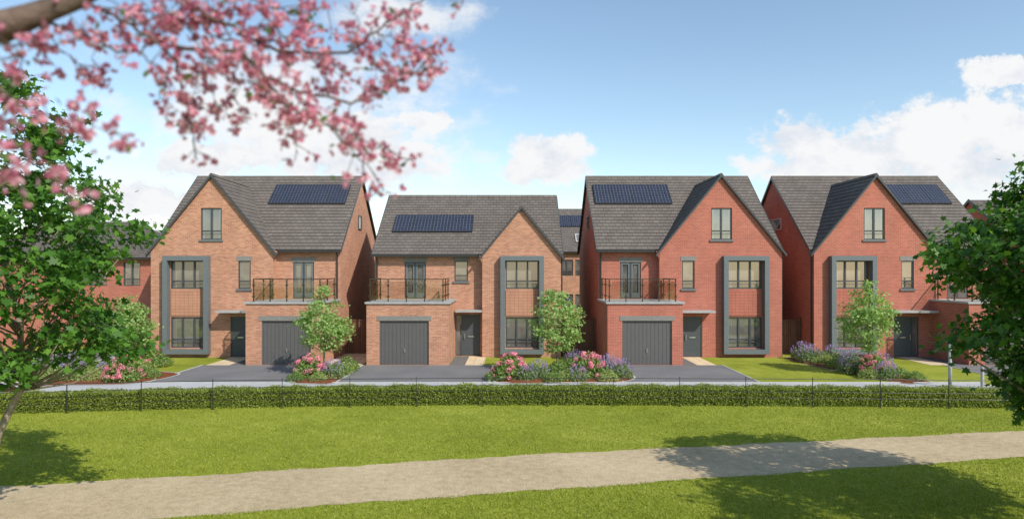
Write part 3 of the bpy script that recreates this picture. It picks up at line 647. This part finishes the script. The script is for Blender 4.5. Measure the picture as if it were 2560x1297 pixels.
# ------------------------------------------------------------ cherry tree
rng=np.random.default_rng(77)
def W(px,py,Y): return np.array([(px-CX)/F*Y,Y,CH+(HY-py)/F*Y])
CB=np.array([-4.4,1.6,0.])
CT=empty('cherry_tree',tuple(CB),'cherry tree with pink blossom on arching grey branches','tree')
tm=MB()
end=W(-150,60,2.3)-CB
tm.tube([(0,0,0),(.1,0,2),(.3,.05,4),(.8,.25,5.1),tuple(end)],[.2,.17,.14,.1,.06],10)
tm.tube([tuple(end),tuple(W(0,70,2.35)-CB),tuple(W(80,40,2.4)-CB),tuple(W(190,0,2.45)-CB),tuple(W(330,-70,2.5)-CB)],[.06,.055,.042,.034,.02],9)
brs=[
([(60,50),(200,75),(290,130),(350,130),(410,80)],2.4,11,.6),
([(190,0),(330,60),(440,150),(465,250),(480,330),(492,400)],2.5,11,1.1),
([(440,120),(600,130),(660,190),(760,235),(880,258),(950,235),(1040,180),(1095,105)],2.55,12,.95),
([(330,-60),(560,60),(700,130),(870,135),(940,80),(1000,40),(1070,-10)],2.6,12,.85),
([(660,190),(720,270),(800,305),(870,335),(960,365),(1040,410)],2.6,8,1.3),
([(820,315),(900,395),(972,485)],2.6,5,1.4),
([(700,250),(735,320),(745,385)],2.6,4,1.1),
([(-60,200),(60,260),(160,300),(250,315),(340,368)],2.2,6,1.2),
([(-60,260),(20,340),(100,420),(195,520)],2.0,5,1.0),
([(-80,330),(0,400),(50,470)],1.9,5,1.3),
([(100,60),(150,120),(220,180),(272,215)],2.4,5,.9),
([(0,90),(60,150),(30,220),(10,300)],2.3,5,1.1),
([(350,130),(420,190),(400,250),(450,280)],2.45,5,.8),
([(560,60),(600,140),(580,220),(620,310)],2.6,5,1.1),
([(800,135),(860,180),(940,170),(1010,205)],2.6,5,1.0),
([(940,80),(1010,110),(1060,140)],2.6,4,1.0),
([(1000,190),(1050,175),(1090,140)],2.6,4,1.2),
([(880,120),(900,60),(860,10)],2.6,4,.4),
([(330,60),(420,40),(520,50),(600,20)],2.5,6,1.4),
([(450,0),(530,90),(640,110),(740,90),(800,60)],2.6,6,1.2),
([(500,130),(560,190),(640,210),(700,230)],2.55,5,1.2),
([(200,60),(240,110),(230,150)],2.4,4,.6),
([(600,-20),(720,40),(820,20)],2.6,5,.9),
([(640,20),(700,80),(780,150),(850,190)],2.6,5,1.1),
([(400,10),(470,70),(520,160),(540,270)],2.5,5,1.1),
([(560,110),(500,180),(480,250)],2.5,4,1.0),
([(150,20),(280,20),(380,30),(450,90)],2.45,6,.9),
([(1000,-20),(1080,-10),(1160,5)],2.7,5,.3),
([(-20,120),(80,110),(180,140)],2.3,5,.8),
]
PC=[];LC=[]
for pts,Yd,wpx,dens in brs:
    P=[]; m=len(pts)
    for i,(x,y) in enumerate(pts): P.append(W(x,y,Yd+.25*i/(m-1)+.04*math.sin(i*2.3+x)))
    Q=[]
    for a,b in zip(P[:-1],P[1:]):
        for t in np.linspace(0,1,6,endpoint=False): Q.append(a+(b-a)*t+rng.normal(size=3)*.004)
    Q.append(P[-1])
    r0=wpx/2/F*Yd*1.0; rr=np.linspace(r0,r0*.35,len(Q))
    tm.tube([tuple(q-CB) for q in Q],list(rr),6)
    Lr=sum(np.linalg.norm(b-a) for a,b in zip(P[:-1],P[1:]))
    nc=int(Lr*38*dens)
    for k in range(nc):
        t=rng.uniform(.08,1)*(len(Q)-1); i=int(t); i=min(i,len(Q)-2); c=Q[i]+(Q[i+1]-Q[i])*(t-i)
        off=rng.normal(size=3)*np.array([.031,.05,.036])
        e=c+off
        if np.linalg.norm(off)>.05: tm.tube([tuple(c-CB),tuple(e-CB)],[.0022,.0014],4)
        nb=rng.integers(3,8)
        for j in range(nb):
            bc=e+rng.normal(size=3)*.015
            ax=rng.normal(size=3); ax/=np.linalg.norm(ax); u=np.cross(ax,rng.normal(size=3)); u/=np.linalg.norm(u); v=np.cross(ax,u); R=rng.uniform(.010,.018)
            for q in range(5):
                t2=2*math.pi*q/5; d=u*math.cos(t2)+v*math.sin(t2); s=np.cross(ax,d)
                PC.append([bc,bc+d*R*.6+s*R*.45+ax*R*.3,bc+d*R*1.15+ax*R*.55,bc+d*R*.6-s*R*.45+ax*R*.3])
        if rng.random()<.45:
            LC.append(e+rng.normal(size=3)*.025)
tm.build('trunk',M['bark_dark'],CT,uv=None,smooth=True)
ngon_mesh('blossom',np.array(PC)-CB,M['blossom'],CT)
ngon_mesh('leaves',leaves(np.array(LC)-CB,.035,DIAM),M['bud_leaf'],CT)

# ------------------------------------------------------------ world
w=bpy.data.worlds.new('World'); scene.world=w; w.use_nodes=True; nt=w.node_tree
for n_ in list(nt.nodes): nt.nodes.remove(n_)
out=nt.nodes.new('ShaderNodeOutputWorld')
EL=math.radians(40); sv=Vector((.68*math.cos(EL)/.9977,-.73*math.cos(EL)/.9977,math.sin(EL)))
sky=nt.nodes.new('ShaderNodeTexSky'); sky.sky_type='NISHITA'; sky.sun_disc=False; sky.sun_elevation=EL; sky.sun_rotation=math.atan2(sv.x,sv.y); sky.air_density=1.0; sky.dust_density=0.4; sky.ozone_density=1.2
vm=nt.nodes.new('ShaderNodeVectorMath'); vm.operation='MULTIPLY'; vm.inputs[1].default_value=(1.34,1.34,1.26); L(nt,sky.outputs[0],vm.inputs[0])
bg=nt.nodes.new('ShaderNodeBackground'); bg.inputs[1].default_value=.145; L(nt,vm.outputs[0],bg.inputs[0])
tc=nt.nodes.new('ShaderNodeTexCoord'); sp=nt.nodes.new('ShaderNodeSeparateXYZ'); L(nt,tc.outputs['Generated'],sp.inputs[0])
def mth(op,a,b=None,c=None,clamp=False):
    n_=nt.nodes.new('ShaderNodeMath'); n_.operation=op; n_.use_clamp=clamp
    for i,x in enumerate((a,b,c)):
        if x is None: continue
        if isinstance(x,(int,float)): n_.inputs[i].default_value=x
        else: L(nt,x,n_.inputs[i])
    return n_.outputs[0]
yc=mth('MAXIMUM',sp.outputs[1],.05)
U0=mth('DIVIDE',sp.outputs[0],yc); V0=mth('DIVIDE',sp.outputs[2],yc)
cmb=nt.nodes.new('ShaderNodeCombineXYZ'); L(nt,U0,cmb.inputs[0]); L(nt,V0,cmb.inputs[1])
def noise(sc,det,ro,yscale=1.0,off=0,color=False):
    mp=nt.nodes.new('ShaderNodeMapping'); mp.inputs['Scale'].default_value=(1,yscale,1); mp.inputs['Location'].default_value=(off,off*.7,off*.3); L(nt,cmb.outputs[0],mp.inputs[0])
    n_=nt.nodes.new('ShaderNodeTexNoise'); n_.inputs['Scale'].default_value=sc; n_.inputs['Detail'].default_value=det; n_.inputs['Roughness'].default_value=ro; L(nt,mp.outputs[0],n_.inputs['Vector'])
    return n_.outputs['Color'] if color else n_.outputs['Fac']
n1=noise(14,10,.64,1.3); n2=noise(6,9,.62,1.9,5)
wc=noise(11,7,.65,1.0,9,True); ws=nt.nodes.new('ShaderNodeSeparateXYZ'); L(nt,wc,ws.inputs[0])
U=mth('ADD',U0,mth('MULTIPLY',mth('SUBTRACT',ws.outputs[0],.5),.14)); Vv=mth('ADD',V0,mth('MULTIPLY',mth('SUBTRACT',ws.outputs[1],.5),.09))
def ell(px,py,a,b):
    x=mth('DIVIDE',mth('SUBTRACT',U,(px-CX)/F),a/F); y=mth('DIVIDE',mth('SUBTRACT',Vv,(HY-py)/F),b/F)
    return mth('SUBTRACT',1.0,mth('SQRT',mth('ADD',mth('MULTIPLY',x,x),mth('MULTIPLY',y,y))))
cums=[(1375,390,95,50),(1360,440,125,38),(1330,420,85,42),(2000,350,100,60),(2040,410,150,55),(2180,390,220,62),(2330,350,170,85),(2470,310,170,85),(2400,400,270,66),(2510,190,105,34),(1050,292,85,26),
(540,400,190,60),(930,400,200,62),(780,340,260,95),(660,270,170,60),(330,500,150,50)]
softs=[(740,300,440,170),(560,410,300,85),(960,400,250,80),(700,190,300,90),(340,500,240,85),(980,50,150,50),(2420,470,320,45)]
def acc(lst,nz,amp,width,bias):
    m=None
    for e in lst:
        v=ell(*e); m=v if m is None else mth('MAXIMUM',m,v)
    m=mth('MAXIMUM',m,-1.0)
    m=mth('ADD',m,mth('MULTIPLY',mth('SUBTRACT',nz,.5),amp))
    mr=nt.nodes.new('ShaderNodeMapRange'); mr.interpolation_type='SMOOTHSTEP'; mr.inputs['From Min'].default_value=bias; mr.inputs['From Max'].default_value=bias+width; L(nt,m,mr.inputs['Value']); return mr.outputs[0]
mc=acc(cums,n1,2.5,.5,-.25); ms=mth('MULTIPLY',acc(softs,mth('ADD',mth('MULTIPLY',n1,.4),mth('MULTIPLY',n2,.6)),4.5,1.2,-.35),.85)
mask=mth('MAXIMUM',mc,ms)
front=mth('GREATER_THAN',sp.outputs[1],.06); mask=mth('MULTIPLY',mask,front,clamp=True)
cr=nt.nodes.new('ShaderNodeValToRGB'); L(nt,mth('ADD',mth('MULTIPLY',n1,.6),mth('MULTIPLY',n2,.4)),cr.inputs[0]); cr.color_ramp.elements[0].position=.38; cr.color_ramp.elements[0].color=(.76,.81,.89,1); cr.color_ramp.elements[1].position=.52; cr.color_ramp.elements[1].color=(.96,.965,.975,1)
bg2=nt.nodes.new('ShaderNodeBackground'); bg2.inputs[1].default_value=.98; L(nt,cr.outputs[0],bg2.inputs[0])
mx=nt.nodes.new('ShaderNodeMixShader'); L(nt,mask,mx.inputs[0]); L(nt,bg.outputs[0],mx.inputs[1]); L(nt,bg2.outputs[0],mx.inputs[2]); L(nt,mx.outputs[0],out.inputs[0])
sd=bpy.data.lights.new('sun','SUN'); sd.energy=4.9; sd.angle=math.radians(.5); sd.color=(1,.94,.84)
so=bpy.data.objects.new('sun',sd); COL.objects.link(so); so.rotation_euler=sv.to_track_quat('Z','Y').to_euler(); so.location=(20,-20,40)
cd=bpy.data.cameras.new('camera'); cam=bpy.data.objects.new('camera',cd); COL.objects.link(cam); cam.location=(0,0,CH); cam.rotation_euler=(math.radians(90),0,0)
cd.sensor_width=36; cd.lens=36*F/2560; cd.shift_y=(HY-648.5)/2560; cd.clip_end=2000; cd.clip_start=.05
cd.dof.use_dof=True; cd.dof.focus_distance=26; cd.dof.aperture_fstop=1.25
scene.camera=cam
scene.view_settings.view_transform='Standard'; scene.view_settings.look='None'; scene.view_settings.exposure=0
